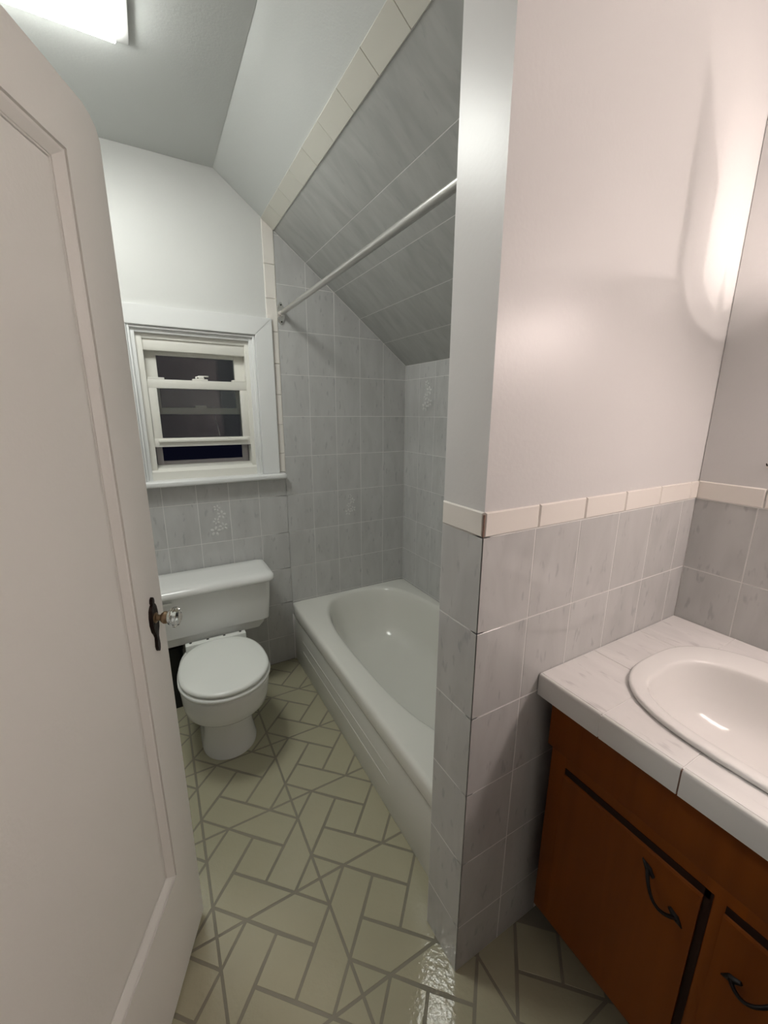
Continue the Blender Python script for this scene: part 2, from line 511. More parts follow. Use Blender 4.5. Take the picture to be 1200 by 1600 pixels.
# ---- partition between tub and vanity
wp = box('wall_partition', 0.0016, W + .1, 0.0016, T, 0, ZC, PAINT)
tag(wp, 'white partition wall with tiled wainscot between tub and vanity', 'wall', 'structure')
bm = bmesh.new()
add_box(bm, 0.0005, W, 0.0005, 0.02, 0, ZB + .02); add_box(bm, 0.0005, 0.02, 0.0005, T - .0005, 0, ZB + .02)
bm_obj('grout_bed', bm, GROUT, wp)
prow = [0.0] + [ZB - k * TH for k in range(5, -1, -1)]
pcol = [k * TW for k in range(6)] + [W]
for r in range(len(prow) - 1):
    for c in range(len(pcol) - 1):
        if c >= 2 and prow[r + 1] < 0.79: continue
        t = tile('tile', rect(pcol[c], pcol[c + 1], prow[r], prow[r + 1]), F_WIDE, TILE, wp)
        decor[('w', c, r)] = t
    tile('tile', rect(-T, 0, prow[r], prow[r + 1]), F_NARR, TILE, wp)
def trim_row(parent, frm, cuts, za, zb_):
    f = frm @ Matrix.Translation((0, 0, 0.003))
    for a, b in zip(cuts[:-1], cuts[1:]):
        tile('trim_tile', rect(a, b, za, zb_), f, TRIMT, parent, gap=0.0013, th=0.006, bev=0.0026)
trim_row(wp, F_WIDE, [0.0, .158, .317, .477, .637, .795, W], ZB, ZB + TR)
trim_row(wp, F_NARR, [-T, 0.0], ZB, ZB + TR)
box('stained_joint', -0.0026, 0.0005, -0.0026, 0.0005, ZB + .002, ZB + TR - .006, BROWNG, wp)

# ---- right wall at the vanity
wr = box('wall_right', W + 0.0016, W + .1, YB, 0.0, 0, ZC, PAINT)
tag(wr, 'pale painted wall behind the vanity with grey tile below', 'wall', 'structure')
box('grout_bed', W + 0.0005, W + 0.003, YB, 0, 0.7, ZB + .02, GROUT, wr)
F_RIGHT = frame((W, 0, 0), (0, -1, 0), (0, 0, 1))
rc = [0.0, 0.148] + [0.148 + TW * k for k in range(1, 7)]
for a, b in zip(rc[:-1], rc[1:]):
    for r in range(len(prow) - 1):
        if prow[r + 1] < 0.79: continue
        tile('tile', rect(a, b, prow[r], prow[r + 1]), F_RIGHT, TILE, wr)
trim_row(wr, F_RIGHT, [0.0, 0.158, 0.317, 0.477, 0.637, 0.8, 0.96], ZB, ZB + TR)

# ---- left wall with the doorway, wall behind the camera
bm = bmesh.new()
add_box(bm, XL - .1, XL, -0.16, YF, 0, 2.62); add_box(bm, XL - .1, XL, YB, -0.95, 0, 2.62); add_box(bm, XL - .1, XL, -0.95, -0.16, 2.03, 2.62)
tag(bm_obj('wall_left', bm, PAINT), 'white wall on the hinge side behind the open door', 'wall', 'structure')
tag(box('wall_front', XL - .1, W + .1, YB - .1, YB, 0, 2.62, PAINT), 'plain white wall facing the window wall, behind the viewpoint', 'wall', 'structure')

# ================================================================== WINDOW
win = empty('window_1', (-0.326, YF, 1.15))
tag(win, 'small white double-hung window with raised lower sash, dark night outside', 'window', 'structure')
CX0, CX1, CZ0, CZ1 = -0.692, 0.033, 1.158, 1.937      # casing outside
IX0, IX1, IZ1 = -0.602, -0.055, 1.852                 # casing inside
def prism_xz(name, pts, ya, yb, m, parent, bev=0.0):
    bm = bmesh.new()
    f = bm.faces.new([bm.verts.new((x, ya, z)) for x, z in pts])
    r = bmesh.ops.extrude_face_region(bm, geom=[f])
    for v in r['geom']:
        if isinstance(v, bmesh.types.BMVert): v.co.y = yb
    if bev: bmesh.ops.bevel(bm, geom=list(bm.edges), offset=bev, segments=2, affect='EDGES')
    return bm_obj(name, bm, m, parent, smooth=bev > 0)
yc = YF - 0.019
prism_xz('casing', [(CX1, CZ0), (CX1, CZ1), (IX1, IZ1), (IX1, CZ0)], yc, YF + .002, GLOSSP, win, 0.0025)
prism_xz('casing', [(CX0, CZ0), (CX0, CZ1), (IX0, IZ1), (IX0, CZ0)], yc, YF + .002, GLOSSP, win, 0.0025)
prism_xz('casing', [(CX0, CZ1), (CX1, CZ1), (IX1, IZ1), (IX0, IZ1)], yc, YF + .002, GLOSSP, win, 0.0025)
# back band bead stepping down inside the casing
def ring(name, x0, x1, z0, z1, w_, ya, yb, m, bottom=True, bev=0.002, wb_=None):
    bm = bmesh.new()
    add_box(bm, x0, x0 + w_, ya, yb, z0, z1, bev); add_box(bm, x1 - w_, x1, ya, yb, z0, z1, bev)
    add_box(bm, x0 + w_ * .9, x1 - w_ * .9, ya + .0008, yb - .001, z1 - w_, z1 - .0005, bev)
    if bottom: add_box(bm, x0 + w_ * .98, x1 - w_ * .98, ya, yb, z0, z0 + (wb_ or w_), bev)
    return bm_obj(name, bm, m, win, True)
ring('inner_bead', IX0 + .0005, IX1 - .0005, CZ0, IZ1, 0.011, YF - 0.010, YF + .03, GLOSSP, False, 0.003)
ring('jamb', -0.592, -0.065, 1.150, 1.843, 0.018, YF + .004, YF + .118, GLOSSP, False)
# head and side channels of the vinyl frame
ring('frame', -0.577, -0.073, 1.165, 1.832, 0.029, YF + .022, YF + .115, VINYL, False, 0.002)
box('frame_head', -0.5495, -0.1005, YF + .030, YF + .115, 1.754, 1.806, VINYL, win, 0.003)
mesh('frame_sill', [(-0.577, YF + .012, 1.158), (-0.073, YF + .012, 1.158), (-0.073, YF + .012, 1.196), (-0.577, YF + .012, 1.196),
                    (-0.577, YF + .030, 1.212), (-0.073, YF + .030, 1.212), (-0.577, YF + .118, 1.224), (-0.073, YF + .118, 1.224), (-0.577, YF + .118, 1.158), (-0.073, YF + .118, 1.158)],
     [(0, 1, 2, 3), (3, 2, 5, 4), (4, 5, 7, 6), (6, 7, 9, 8), (8, 9, 1, 0), (0, 3, 4, 6, 8), (1, 9, 7, 5, 2)], VINYL, win)
box('stool', -0.745, 0.062, YF - .052, YF + .02, 1.130, 1.158, GLOSSP, win, 0.009, 4)
# lower sash (raised)
ls = empty('lower_sash', (-0.326, YF + .04, 1.315)); ls.parent = win; ls.matrix_parent_inverse = Matrix.Translation(win.location).inverted()
def sub(o, p_):
    """parent a world-space object to an empty that is itself a child"""
    o.parent = p_; o.matrix_parent_inverse = Matrix.Translation(p_.location).inverted()
    return o
def sash_piece(name, x0, x1, ya, yb, z0, z1, p_, m=VINYL, bev=0.002):
    return sub(box(name, x0, x1, ya, yb, z0, z1, m, None, bev), p_)
ya, yb = YF + .030, YF + .062
sash_piece('rail', -0.548, -0.101, ya, yb, 1.588, 1.628, ls)
sash_piece('rail', -0.548, -0.101, ya - .002, yb, 1.315, 1.356, ls)
sash_piece('stile', -0.5475, -0.511, ya + .0012, yb, 1.350, 1.590, ls)
sash_piece('stile', -0.138, -0.1015, ya + .0012, yb, 1.350, 1.590, ls)
sash_piece('lift_rail', -0.530, -0.120, ya - .014, ya + .004, 1.338, 1.350, ls)
sash_piece('tilt_latch', -0.545, -0.475, ya, yb - .004, 1.627, 1.637, ls)
sash_piece('tilt_latch', -0.172, -0.104, ya, yb - .004, 1.627, 1.637, ls)
sash_piece('pane', -0.512, -0.137, YF + .044, YF + .048, 1.355, 1.590, ls, PANE, 0)
bm = bmesh.new()
add_box(bm, -0.355, -0.285, ya + .002, yb - .004, 1.627, 1.636, 0.002); add_box(bm, -0.340, -0.300, ya + .004, yb - .006, 1.634, 1.648, 0.004)
add_box(bm, -0.328, -0.280, ya + .006, ya + .018, 1.646, 1.652, 0.002)
sub(bm_obj('sash_lock', bm, VINYL, None, True), ls)
sash_piece('lock_slot', -0.333, -0.327, ya + .0032, ya + .006, 1.638, 1.643, ls, DARKH, 0)
sash_piece('lock_slot', -0.303, -0.296, ya + .0036, ya + .0075, 1.643, 1.646, ls, DARKH, 0)
# upper sash
us = empty('upper_sash', (-0.326, YF + .08, 1.469)); us.parent = win; us.matrix_parent_inverse = Matrix.Translation(win.location).inverted()
ya, yb = YF + .068, YF + .098
sash_piece('stile', -0.548, -0.499, ya, yb, 1.4685, 1.772, us)
sash_piece('stile', -0.151, -0.101, ya, yb, 1.4685, 1.772, us)
sash_piece('rail', -0.502, -0.148, ya + .0012, yb - .001, 1.738, 1.770, us)
sash_piece('rail', -0.502, -0.148, ya + .0012, yb - .001, 1.469, 1.500, us)
sash_piece('pane', -0.501, -0.149, YF + .080, YF + .084, 1.498, 1.740, us, PANE, 0)
sash_piece('lock_keeper', -0.350, -0.298, ya + .002, yb - .006, 1.499, 1.511, us)
# insect screen frame outside
bm = bmesh.new()
y2, y3 = YF + .101, YF + .114
add_box(bm, -0.545, -0.517, y2, y3, 1.22, 1.75, .001); add_box(bm, -0.135, -0.105, y2, y3, 1.22, 1.75, .001); add_box(bm, -0.519, -0.133, y2 + .001, y3 - .001, 1.221, 1.240, .001)
bm_obj('screen_frame', bm, GREYF, win, True)
tube('pale_streak', [(-0.262, YF + .099, 1.466), (-0.250, YF + .100, 1.41), (-0.243, YF + .100, 1.36)], [0.0006, .0012, .0018], CLEARC, win, 6)  # thin pale streak modelled as a tube behind the lower pane

# ================================================================== DOOR
A = Vector((-0.581, 0.481, 0.0)); DD = Vector((-0.40087, -0.91614, 0)); DN = Vector((0.91614, -0.40087, 0))
DW, DH, DT = 0.715, 2.015, 0.035
FD = Matrix((DD, Vector((0, 0, 1)), DN)).transposed().to_4x4(); FD.translation = A      # local: x along door from the free edge, y up, z out of the face
door = empty('door_1', A + DD * DW)
tag(door, 'white one-panel wooden door standing open at the left', 'door', 'structure')
def dpart(name, bm, m, smooth=False, parent=door):
    bm.transform(FD)
    return bm_obj(name, bm, m, parent, smooth)
def dpoly(name, pts, z0, z1, m, bev=0.0015):
    bm = bmesh.new()
    f = bm.faces.new([bm.verts.new((x, y, z0)) for x, y in pts])
    r = bmesh.ops.extrude_face_region(bm, geom=[f])
    for v in r['geom']:
        if isinstance(v, bmesh.types.BMVert): v.co.z = z1
    if bev: bmesh.ops.bevel(bm, geom=list(bm.edges), offset=bev, segments=1, affect='EDGES')
    return dpart(name, bm, m)
S0, S1, Z0, Z1 = 0.118, DW - 0.118, 0.318, 1.906
zb0 = 0.012
dpoly('stile', [(0, zb0), (S0, zb0), (S0, DH), (.046, DH), (.024, DH - .007), (.008, DH - .019), (0, DH - .036)], -DT, 0, DOORP, 0.001)
dpoly('stile', [(S1, zb0), (DW, zb0), (DW, DH), (S1, DH)], -DT, 0, DOORP, 0.001)
dpoly('rail', [(S0 - .001, Z1), (S1 + .001, Z1), (S1 + .001, DH), (S0 - .001, DH)], -DT, 0, DOORP, 0)
dpoly('rail', [(S0 - .001, zb0), (S1 + .001, zb0), (S1 + .001, Z0), (S0 - .001, Z0)], -DT, 0, DOORP, 0)
dpoly('panel', [(S0 - .004, Z0 - .004), (S1 + .004, Z0 - .004), (S1 + .004, Z1 + .004), (S0 - .004, Z1 + .004)], -0.031, -0.0165, DOORP, 0)
# sticking moulding round the panel, one stick a side, with two fine grooves
prof = [(0.0, 0.0), (.0005, -.0055), (.0028, -.0055), (.0035, -.002), (.0075, -.0035), (.0195, -.014), (.0198, -.019), (.0220, -.019), (.0225, -.0165), (.026, -.0165), (.026, -.024), (0, -.024)]
def stick(name, c0, c1, d_in0, d_in1):
    vs = []
    for c, di in ((c0, d_in0), (c1, d_in1)):
        for a_, h in prof: vs.append((c[0] + di[0] * a_, c[1] + di[1] * a_, h))
    n = len(prof)
    fs = [tuple(range(n)), tuple(range(n, 2 * n))[::-1]] + [(i, (i + 1) % n, n + (i + 1) % n, n + i) for i in range(n)]
    mesh(name, [FD @ Vector(v) for v in vs], fs, DOORP, door)
stick('moulding', (S0, Z0), (S0, Z1), (1, 1), (1, -1)); stick('moulding', (S1, Z0), (S1, Z1), (-1, 1), (-1, -1))
stick('moulding', (S0, Z1), (S1, Z1), (1, -1), (-1, -1)); stick('moulding', (S0, Z0), (S1, Z0), (1, 1), (-1, 1))
# escutcheon plate
half = [(0, 1.066), (.006, 1.062), (.008, 1.055), (.006, 1.049), (.011, 1.046), (.017, 1.038), (.0205, 1.022), (.021, 1.004), (.017, .986), (.010, .975), (.0065, .966), (.0075, .955), (.009, .944), (.007, .935), (.0035, .930), (0, .928)]
pc = 0.054
out = [(pc + a_, b_) for a_, b_ in half] + [(pc - a_, b_) for a_, b_ in half[-2:0:-1]]
bm = bmesh.new()
f = bm.faces.new([bm.verts.new((x, y, 0.0)) for x, y in out])
r = bmesh.ops.extrude_face_region(bm, geom=[f])
tv = [v for v in r['geom'] if isinstance(v, bmesh.types.BMVert)]
for v in tv: v.co.z = 0.006; v.co.x = pc + (v.co.x - pc) * .72
kp = dpart('knob_plate', bm, BRONZE)
MK = FD @ Matrix.Translation((pc, 1.014, 0))
kn = lathe('door_knob', [(.013, .004), (.012, .008), (.0075, .010), (.007, .019), (.011, .020), (.0145, .025), (.0145, .030), (.012, .033), (.012, .035)], BRASS, None, 20, mw=MK)
kn.parent = door; kn.matrix_parent_inverse = Matrix.Translation(door.location).inverted()
kg = lathe('glass_knob', [(.008, .033), (.012, .0335), (.0185, .038), (.0235, .045), (.024, .050), (.020, .057), (.0125, .0605), (.008, .059), (.002, .0585)], GLASS, None, 12, mw=MK, smooth=False)
kg.parent = door; kg.matrix_parent_inverse = Matrix.Translation(door.location).inverted()
for hz in (0.25, 1.75):
    bm = bmesh.new()
    bmesh.ops.create_cone(bm, cap_ends=True, segments=12, radius1=.006, radius2=.006, depth=.09, matrix=Matrix.Translation((DW + .002, hz, -.004)) @ Matrix.Rotation(math.pi / 2, 4, 'X'))
    dpart('hinge', bm, BRONZE, True)

# ================================================================== BATHTUB
XT, ZT = 0.060, 0.373
tub = empty('bathtub', (0.45, 0.89, 0))
tag(tub, 'white built-in bathtub with ribbed apron between partition and tiled wall', 'bathtub')
NT = 120
TCX, TCY = 0.482, 0.925
def sup(cx, cy, a, b, p_, z, n=NT):
    out = []
    for k in range(n):
        t = 2 * math.pi * k / n
        c, s = math.cos(t), math.sin(t)
        d = (abs(c / a) ** p_ + abs(s / b) ** p_) ** (-1 / p_)
        out.append(Vector((cx + d * c, cy + d * s, z)))
    return out
def rec(x0, x1, y0, y1, z, n=NT, cx=TCX, cy=TCY):
    out = []
    for k in range(n):
        t = 2 * math.pi * k / n; c, s = math.cos(t), math.sin(t)
        ds = []
        if c > 1e-9: ds.append((x1 - cx) / c)
        if c < -1e-9: ds.append((x0 - cx) / c)
        if s > 1e-9: ds.append((y1 - cy) / s)
        if s < -1e-9: ds.append((y0 - cy) / s)
        d = min(ds); out.append(Vector((cx + d * c, cy + d * s, z)))
    return out
yt0, yt1, xt1 = T + .003, YF - .002, W - .002
rings = [rec(XT + .014, xt1, yt0, yt1, .290), rec(XT + .004, xt1, yt0, yt1, .300), rec(XT, xt1, yt0, yt1, .312), rec(XT, xt1, yt0, yt1, .352),
         rec(XT + .004, xt1, yt0, yt1, .364), rec(XT + .011, xt1, yt0, yt1, .3715), rec(XT + .022, xt1, yt0, yt1, ZT)]
for a_, b_, p_, z in ((.331, .706, 3.0, ZT), (.326, .701, 3.0, ZT - .001), (.317, .692, 3.0, ZT - .006), (.309, .683, 3.0, ZT - .018), (.301, .670, 3.0, .32), (.288, .640, 3.0, .24), (.270, .60, 2.9, .15), (.245, .555, 2.8, .095), (.20, .49, 2.6, .066), (.12, .36, 2.4, .058), (.03, .1, 2.2, .056)):
    rings.append(sup(TCX, TCY, a_, b_, p_, z))
loft('basin', rings, TUBE, tub, cap0=False, lim=55)
box('apron', XT + .012, XT + .055, yt0, yt1, 0.0, .297, TUBA, tub, .002)
for za, zb_ in ((.176, .196), (.112, .130)):
    ya, yb = 0.475, 1.50
    vs = []
    for yy, k in ((ya, 0), (ya + .03, 1), (yb - .03, 1), (yb, 0)):
        vs += [(XT + .0125, yy, za), (XT + .0125 - .0022 * k, yy, zb_ - .003), (XT + .0125, yy, zb_)]
    fs = []
    for i in range(3):
        b0 = i * 3
        for a_, b_ in ((0, 1), (1, 2), (2, 0)): fs.append((b0 + a_, b0 + b_, b0 + 3 + b_, b0 + 3 + a_))
    mesh('rib', vs, fs, TUBA, tub)
box('caulk_bead', XT + .004, XT + .014, YF - .006, YF - .0015, 0.0, .30, GROUT, tub, .001)

# ================================================================== TOILET
TX = -0.395
toi = empty('toilet', (TX, 1.25, 0))
tag(toi, 'white two-piece toilet with closed lid below the window', 'toilet')
def egg(w_, yf, ybk, z, n=64, ymid=None, pb=3.0):
    """plan outline: round front (towards -y), squarer back"""
    ym = ymid if ymid is not None else yf + w_ * 1.08
    out = []
    for k in range(n):
        t = 2 * math.pi * k / n; c, s = math.cos(t), math.sin(t)
        L_, p_ = ((ybk - ym), pb) if s > 0 else ((ym - yf), 2.05)
        d = (abs(c / w_) ** p_ + abs(s / L_) ** p_) ** (-1 / p_)
        out.append(Vector((TX + d * c, ym + d * s, z)))
    return out
# bowl and pedestal
B = []
for w_, yf, yb_, z in ((.116, 1.035, 1.50, 0.0), (.118, 1.035, 1.50, .012), (.112, 1.042, 1.49, .03), (.104, 1.052, 1.47, .09), (.102, 1.050, 1.46, .15), (.106, 1.042, 1.46, .19),
                       (.116, 1.022, 1.46, .212), (.142, .985, 1.45, .226), (.160, .952, 1.44, .238), (.170, .934, 1.43, .256), (.175, .922, 1.43, .29), (.178, .908, 1.42, .34), (.180, .899, 1.42, .372), (.178, .899, 1.42, .382), (.17, .905, 1.41, .386)):
    B.append(egg(w_, yf, yb_, z))
loft('bowl', B, PORC, toi, lim=60)
loft('seat_ring', [egg(.176, .897, 1.335, .386, pb=2.5), egg(.183, .889, 1.338, .391, pb=2.5), egg(.185, .887, 1.34, .398, pb=2.5), egg(.183, .889, 1.338, .4045, pb=2.5), egg(.174, .899, 1.33, .407, pb=2.5)], SEATP, toi, lim=60)
loft('lid', [egg(.168, .906, 1.325, .407, pb=2.4), egg(.170, .904, 1.325, .4105, pb=2.4), egg(.178, .894, 1.33, .413, pb=2.4), egg(.180, .892, 1.332, .420, pb=2.4), egg(.177, .896, 1.33, .427, pb=2.4), egg(.167, .907, 1.322, .4305, pb=2.4), egg(.13, .96, 1.30, .4325, pb=2.3), egg(.05, 1.08, 1.2, .433, pb=2.2)], SEATP, toi, lim=60)
hg = box('hinge_bar', TX - .135, TX + .135, 1.322, 1.356, .390, .428, SEATP, toi, .004)
for k in range(4):
    xx = TX - .112 + k * .0745
    o = lathe('screw_cap', [(.0062, 0), (.0062, .0014), (.001, .0016)], DARKH, None, 10, mw=Matrix.Translation((xx, 1.347, .4276)))
    o.parent = hg; o.matrix_parent_inverse = hg.matrix_parent_inverse.inverted() @ Matrix.Translation(toi.location).inverted()
# tank
def rr(x0, x1, y0, y1, r, z, n=8, rb=None):
    rb = r if rb is None else rb
    out = []
    for (cx, cy, a0, rr_) in ((x1 - rb, y1 - rb, 0, rb), (x0 + rb, y1 - rb, 90, rb), (x0 + r, y0 + r, 180, r), (x1 - r, y0 + r, 270, r)):
        for k in range(n):
            t = math.radians(a0 + 90 * k / (n - 1)); out.append(Vector((cx + rr_ * math.cos(t), cy + rr_ * math.sin(t), z)))
    return out
hx = 0.296
y1 = YF - .012
loft('tank', [rr(TX - hx + .075, TX + hx - .075, 1.455, y1 - .02, .02, .372), rr(TX - hx + .060, TX + hx - .060, 1.442, y1 - .01, .025, .378), rr(TX - hx + .040, TX + hx - .040, 1.430, y1, .03, .405),
              rr(TX - hx + .033, TX + hx - .033, 1.423, y1, .03, .428), rr(TX - hx + .021, TX + hx - .021, 1.408, y1, .03, .434), rr(TX - hx + .012, TX + hx - .012, 1.402, y1, .03, .55), rr(TX - hx + .006, TX + hx - .006, 1.400, y1, .03, .650)], PORC, toi, lim=35)
lx = TX + hx
loft('tank_lid', [rr(TX - lx + TX, lx, 1.383, y1 + .004, .035, .645, rb=.02), rr(2 * TX - lx - .012, lx + .012, 1.372, y1 + .006, .045, .651, rb=.02), rr(2 * TX - lx - .014, lx + .014, 1.370, y1 + .006, .046, .660, rb=.02), rr(2 * TX - lx - .012, lx + .012, 1.374, y1 + .006, .046, .674, rb=.02),
                  rr(2 * TX - lx - .002, lx + .002, 1.388, y1 + .002, .05, .684, rb=.025), rr(2 * TX - lx + .02, lx - .02, 1.415, y1 - .01, .05, .6885, rb=.03), rr(2 * TX - lx + .08, lx - .08, 1.46, y1 - .06, .04, .690, rb=.03)], PORC, toi, lim=60)
bm = bmesh.new()
add_box(bm, -0.640, -0.562, 1.384, 1.393, .618, .630, .003)
bmesh.ops.create_cone(bm, cap_ends=True, segments=16, radius1=.012, radius2=.010, depth=.02, matrix=Matrix.Translation((-0.632, 1.396, .624)) @ Matrix.Rotation(math.pi / 2, 4, 'X'))
bm_obj('flush_lever', bm, SEATP, toi, True)
loft('tank_foot', [rr(TX - .10, TX + .10, 1.38, 1.56, .03, .30), rr(TX - .12, TX + .12, 1.37, 1.58, .03, .375)], PORC, toi)

# black bin squeezed in behind the toilet
bn = empty('waste_bin', (-0.73, 1.555, 0))
tag(bn, 'black narrow bin on the floor between toilet and door, mostly hidden', 'bin')
loft('body', [rr(-0.84, -0.550, 1.50, 1.61, .02, 0.0), rr(-0.85, -0.540, 1.49, 1.622, .02, .33)], BLACK, bn)
loft('rim', [rr(-0.853, -0.537, 1.487, 1.625, .022, .325), rr(-0.853, -0.537, 1.487, 1.625, .022, .342)], BLACK, bn)

# ================================================================== SHOWER ROD
rod = empty('shower_rod', (0.087, YF, 1.968))
tag(rod, 'brushed metal shower curtain rod across the tub opening', 'shower rod')
tube('pole', [(0.087, YF - .012, 1.968), (0.087, T + .012, 1.968)], 0.0122, RODM, rod, 24)
for yy, sg in ((YF, -1), (T, 1)):
    bm = bmesh.new()
    pts = [(.015 * s_, h) for s_, h in ()]
    ol = []
    for k in range(24):
        t = 2 * math.pi * k / 24
        hgt = .056 * math.sin(t); wd = (.019 + .004 * math.cos(2 * t)) * math.cos(t)
        ol.append((wd, hgt))
    f = bm.faces.new([bm.verts.new((0.087 + a_, yy + sg * .0005, 1.968 + b_)) for a_, b_ in ol])
    r = bmesh.ops.extrude_face_region(bm, geom=[f])
    for v in r['geom']:
        if isinstance(v, bmesh.types.BMVert): v.co.y = yy + sg * .006; v.co.x = .087 + (v.co.x - .087) * .8; v.co.z = 1.968 + (v.co.z - 1.968) * .94
    fl_ = bm_obj('flange', bm, CHROME, rod, True)
    R_ = Matrix.Translation((0.087, yy, 1.968)) @ Matrix.Rotation(math.pi / 2 * (1 if sg < 0 else -1), 4, 'X')
    o = lathe('socket', [(.0175, .004), (.0175, .010), (.0150, .026), (.0128, .027)], CHROME, None, 20, mw=R_)
    o.parent = rod; o.matrix_parent_inverse = Matrix.Translation(rod.location).inverted()
    for s_ in (-1, 1):
        o = lathe('screw', [(.0042, .005), (.0042, .0072), (.001, .0078)], DARKH, None, 10, mw=R_ @ Matrix.Translation((0, .040 * s_, 0)))
        o.parent = rod; o.matrix_parent_inverse = Matrix.Translation(rod.location).inverted()

# ================================================================== VANITY
CF, CT, CB = 0.213, 0.855, 0.800          # counter front, top, underside
VX = 0.233                                # cabinet face
VY = -1.05                                # near end
van = empty('vanity_cabinet', (0.55, -0.5, 0))
tag(van, 'reddish brown wooden vanity cabinet with black iron pulls under counter', 'cabinet')
bm = bmesh.new()
add_box(bm, VX + .018, W - .002, VY + .01, -0.052, .145, .17); add_box(bm, VX + .018, W - .002, -0.07, -0.052, .145, CB - .002); add_box(bm, VX + .018, W - .002, VY + .01, VY + .03, .145, CB - .002)
bm_obj('carcass', bm, WOOD, van)
box('apron_board', VX, VX + .018, VY, -0.034, .668, CB - .001, WOOD, van, .001)
# face frame
box('frame_rail', VX + .001, VX + .018, VY, -0.048, .618, .669, WOOD, van)
box('frame_rail', VX + .001, VX + .018, VY, -0.048, .143, .185, WOOD, van)
for a_, b_ in ((-0.088, -0.048), (-0.445, -0.385), (-0.80, -0.745)):
    box('frame_stile', VX + .0005, VX + .018, a_, b_, .143, .669, WOOD, van, .0008)
def cab_door(ya, yb, hs):
    pts = [(ya, .150), (yb, .150), (yb, .612), (ya, .612)]
    d = empty('door', (VX, (ya + yb) / 2, .15)); d.parent = van; d.matrix_parent_inverse = Matrix.Translation(van.location).inverted()
    # slab with a coved finger edge along the top
    n = [(VX - .004, .152), (VX - .004, .616), (VX - .002, .621), (VX + .004, .624), (VX + .012, .624), (VX + .012, .152)]
    vs = [(x, ya, z) for x, z in n] + [(x, yb, z) for x, z in n]; L_ = len(n)
    o = mesh('panel', vs, [tuple(range(L_)), tuple(range(L_, 2 * L_))[::-1]] + [(i, (i + 1) % L_, L_ + (i + 1) % L_, L_ + i) for i in range(L_)], WOOD)
    sub(o, d)
    o = box('groove_shadow', VX - .0005, VX + .0035, yb - .010, ya, .623, .640, WOODD); sub(o, d)  # dark strip standing in for the shadow above the door
    o = box('gap_shadow', VX - .0005, VX + .0015, min(hs[2], hs[3]), max(hs[2], hs[3]), .152, .640, WOODD); sub(o, d)  # dark strip standing in for the shadow beside the door
    # wrought pull: two leaf tips joined by a bowed wire
    p0, p1 = Vector((VX - .005, hs[0][0], hs[0][1])), Vector((VX - .005, hs[1][0], hs[1][1]))
    dr = (p1 - p0); L0 = dr.length; dr.normalize()
    h_ = empty('handle', p0); h_.parent = d; h_.matrix_parent_inverse = Matrix.Translation(d.location).inverted()
    pts, rad = [], []
    for k in range(13):
        t = k / 12
        pts.append(p0 + dr * (L0 * (.16 + .68 * t)) + Vector((-.022 * math.sin(math.pi * t) ** .8 - .003, 0, -.010 * math.sin(math.pi * t)))); rad.append(.0030 + .0012 * (2 * t - 1) ** 2)
    # world-space pieces hung on the handle
    me_o = tube('pull', pts, rad, IRON, None, 10)
    bpy.data.objects.remove(h_)
    sub(me_o, d); me_o.name = 'handle'
    for c, sgn in ((p0, 1), (p1, -1)):
        sd = dr.cross(Vector((1, 0, 0)))
        rg = []
        for t, w_, h2 in ((0, .0006, .0015), (.010, .005, .004), (.018, .0078, .006), (.026, .005, .006), (.034, .003, .005)):
            q_ = c + dr * t * sgn
            rg.append([q_ + sd * (w_ * math.cos(a_)) + Vector((-abs(h2 * math.sin(a_)) if math.sin(a_) > 0 else 0.0015, 0, 0)) for a_ in [2 * math.pi * k / 10 for k in range(10)]])
        o = loft('handle_leaf', rg, IRON, None, lim=70); sub(o, d)
cab_door(-0.090, -0.385, ((-0.283, .592), (-0.368, .516), -0.399, -0.386))
cab_door(-0.418, -0.745, ((-0.434, .502), (-0.522, .566), -0.7585, -0.746))
cab_door(-0.800, -1.040, ((-0.84, .585), (-0.92, .51), -1.045, -1.040))
box('toe_kick', VX + .085, VX + .10, VY + .01, -0.052, 0.0, .15, WOODD, van)
for yy in (-0.06, VY + .03): box('plinth_side', VX + .10, W - .002, yy - .012, yy, 0.0, .15, WOODD, van)

# ---- countertop (tiled), with the hole for the sink
SX, SY = 0.520, -0.385
def sink_ring(cx, a_, b_, p_, z, n=96): return sup(cx, SY, a_, b_, p_, z, n)
cut = loft('cutter', [sink_ring(.505, .205, .258, 2.9, .6), sink_ring(.505, .205, .258, 2.9, 1.0)], None)
def cut_out(o):
    md = o.modifiers.new('b', 'BOOLEAN'); md.operation = 'DIFFERENCE'; md.object = cut; md.solver = 'EXACT'
    bpy.context.view_layer.update()
    ev = o.evaluated_get(bpy.context.evaluated_depsgraph_get())
    me = bpy.data.meshes.new_from_object(ev)
    o.modifiers.clear(); o.data = me
ct = box('countertop', CF + .006, W - .001, VY, -0.001, CB, CT - .0012, GROUT)
tag(ct, 'white marbled tile countertop of the vanity', 'countertop')
cut_out(ct)
F_TOP = frame((0, 0, CT), (1, 0, 0), (0, 1, 0))
cy_ = [-0.001, -0.165, -0.321] + [-0.321 - TW * k for k in range(1, 5)] + [VY]
cx_ = [CF + .009, 0.428, 0.643, W - .002]
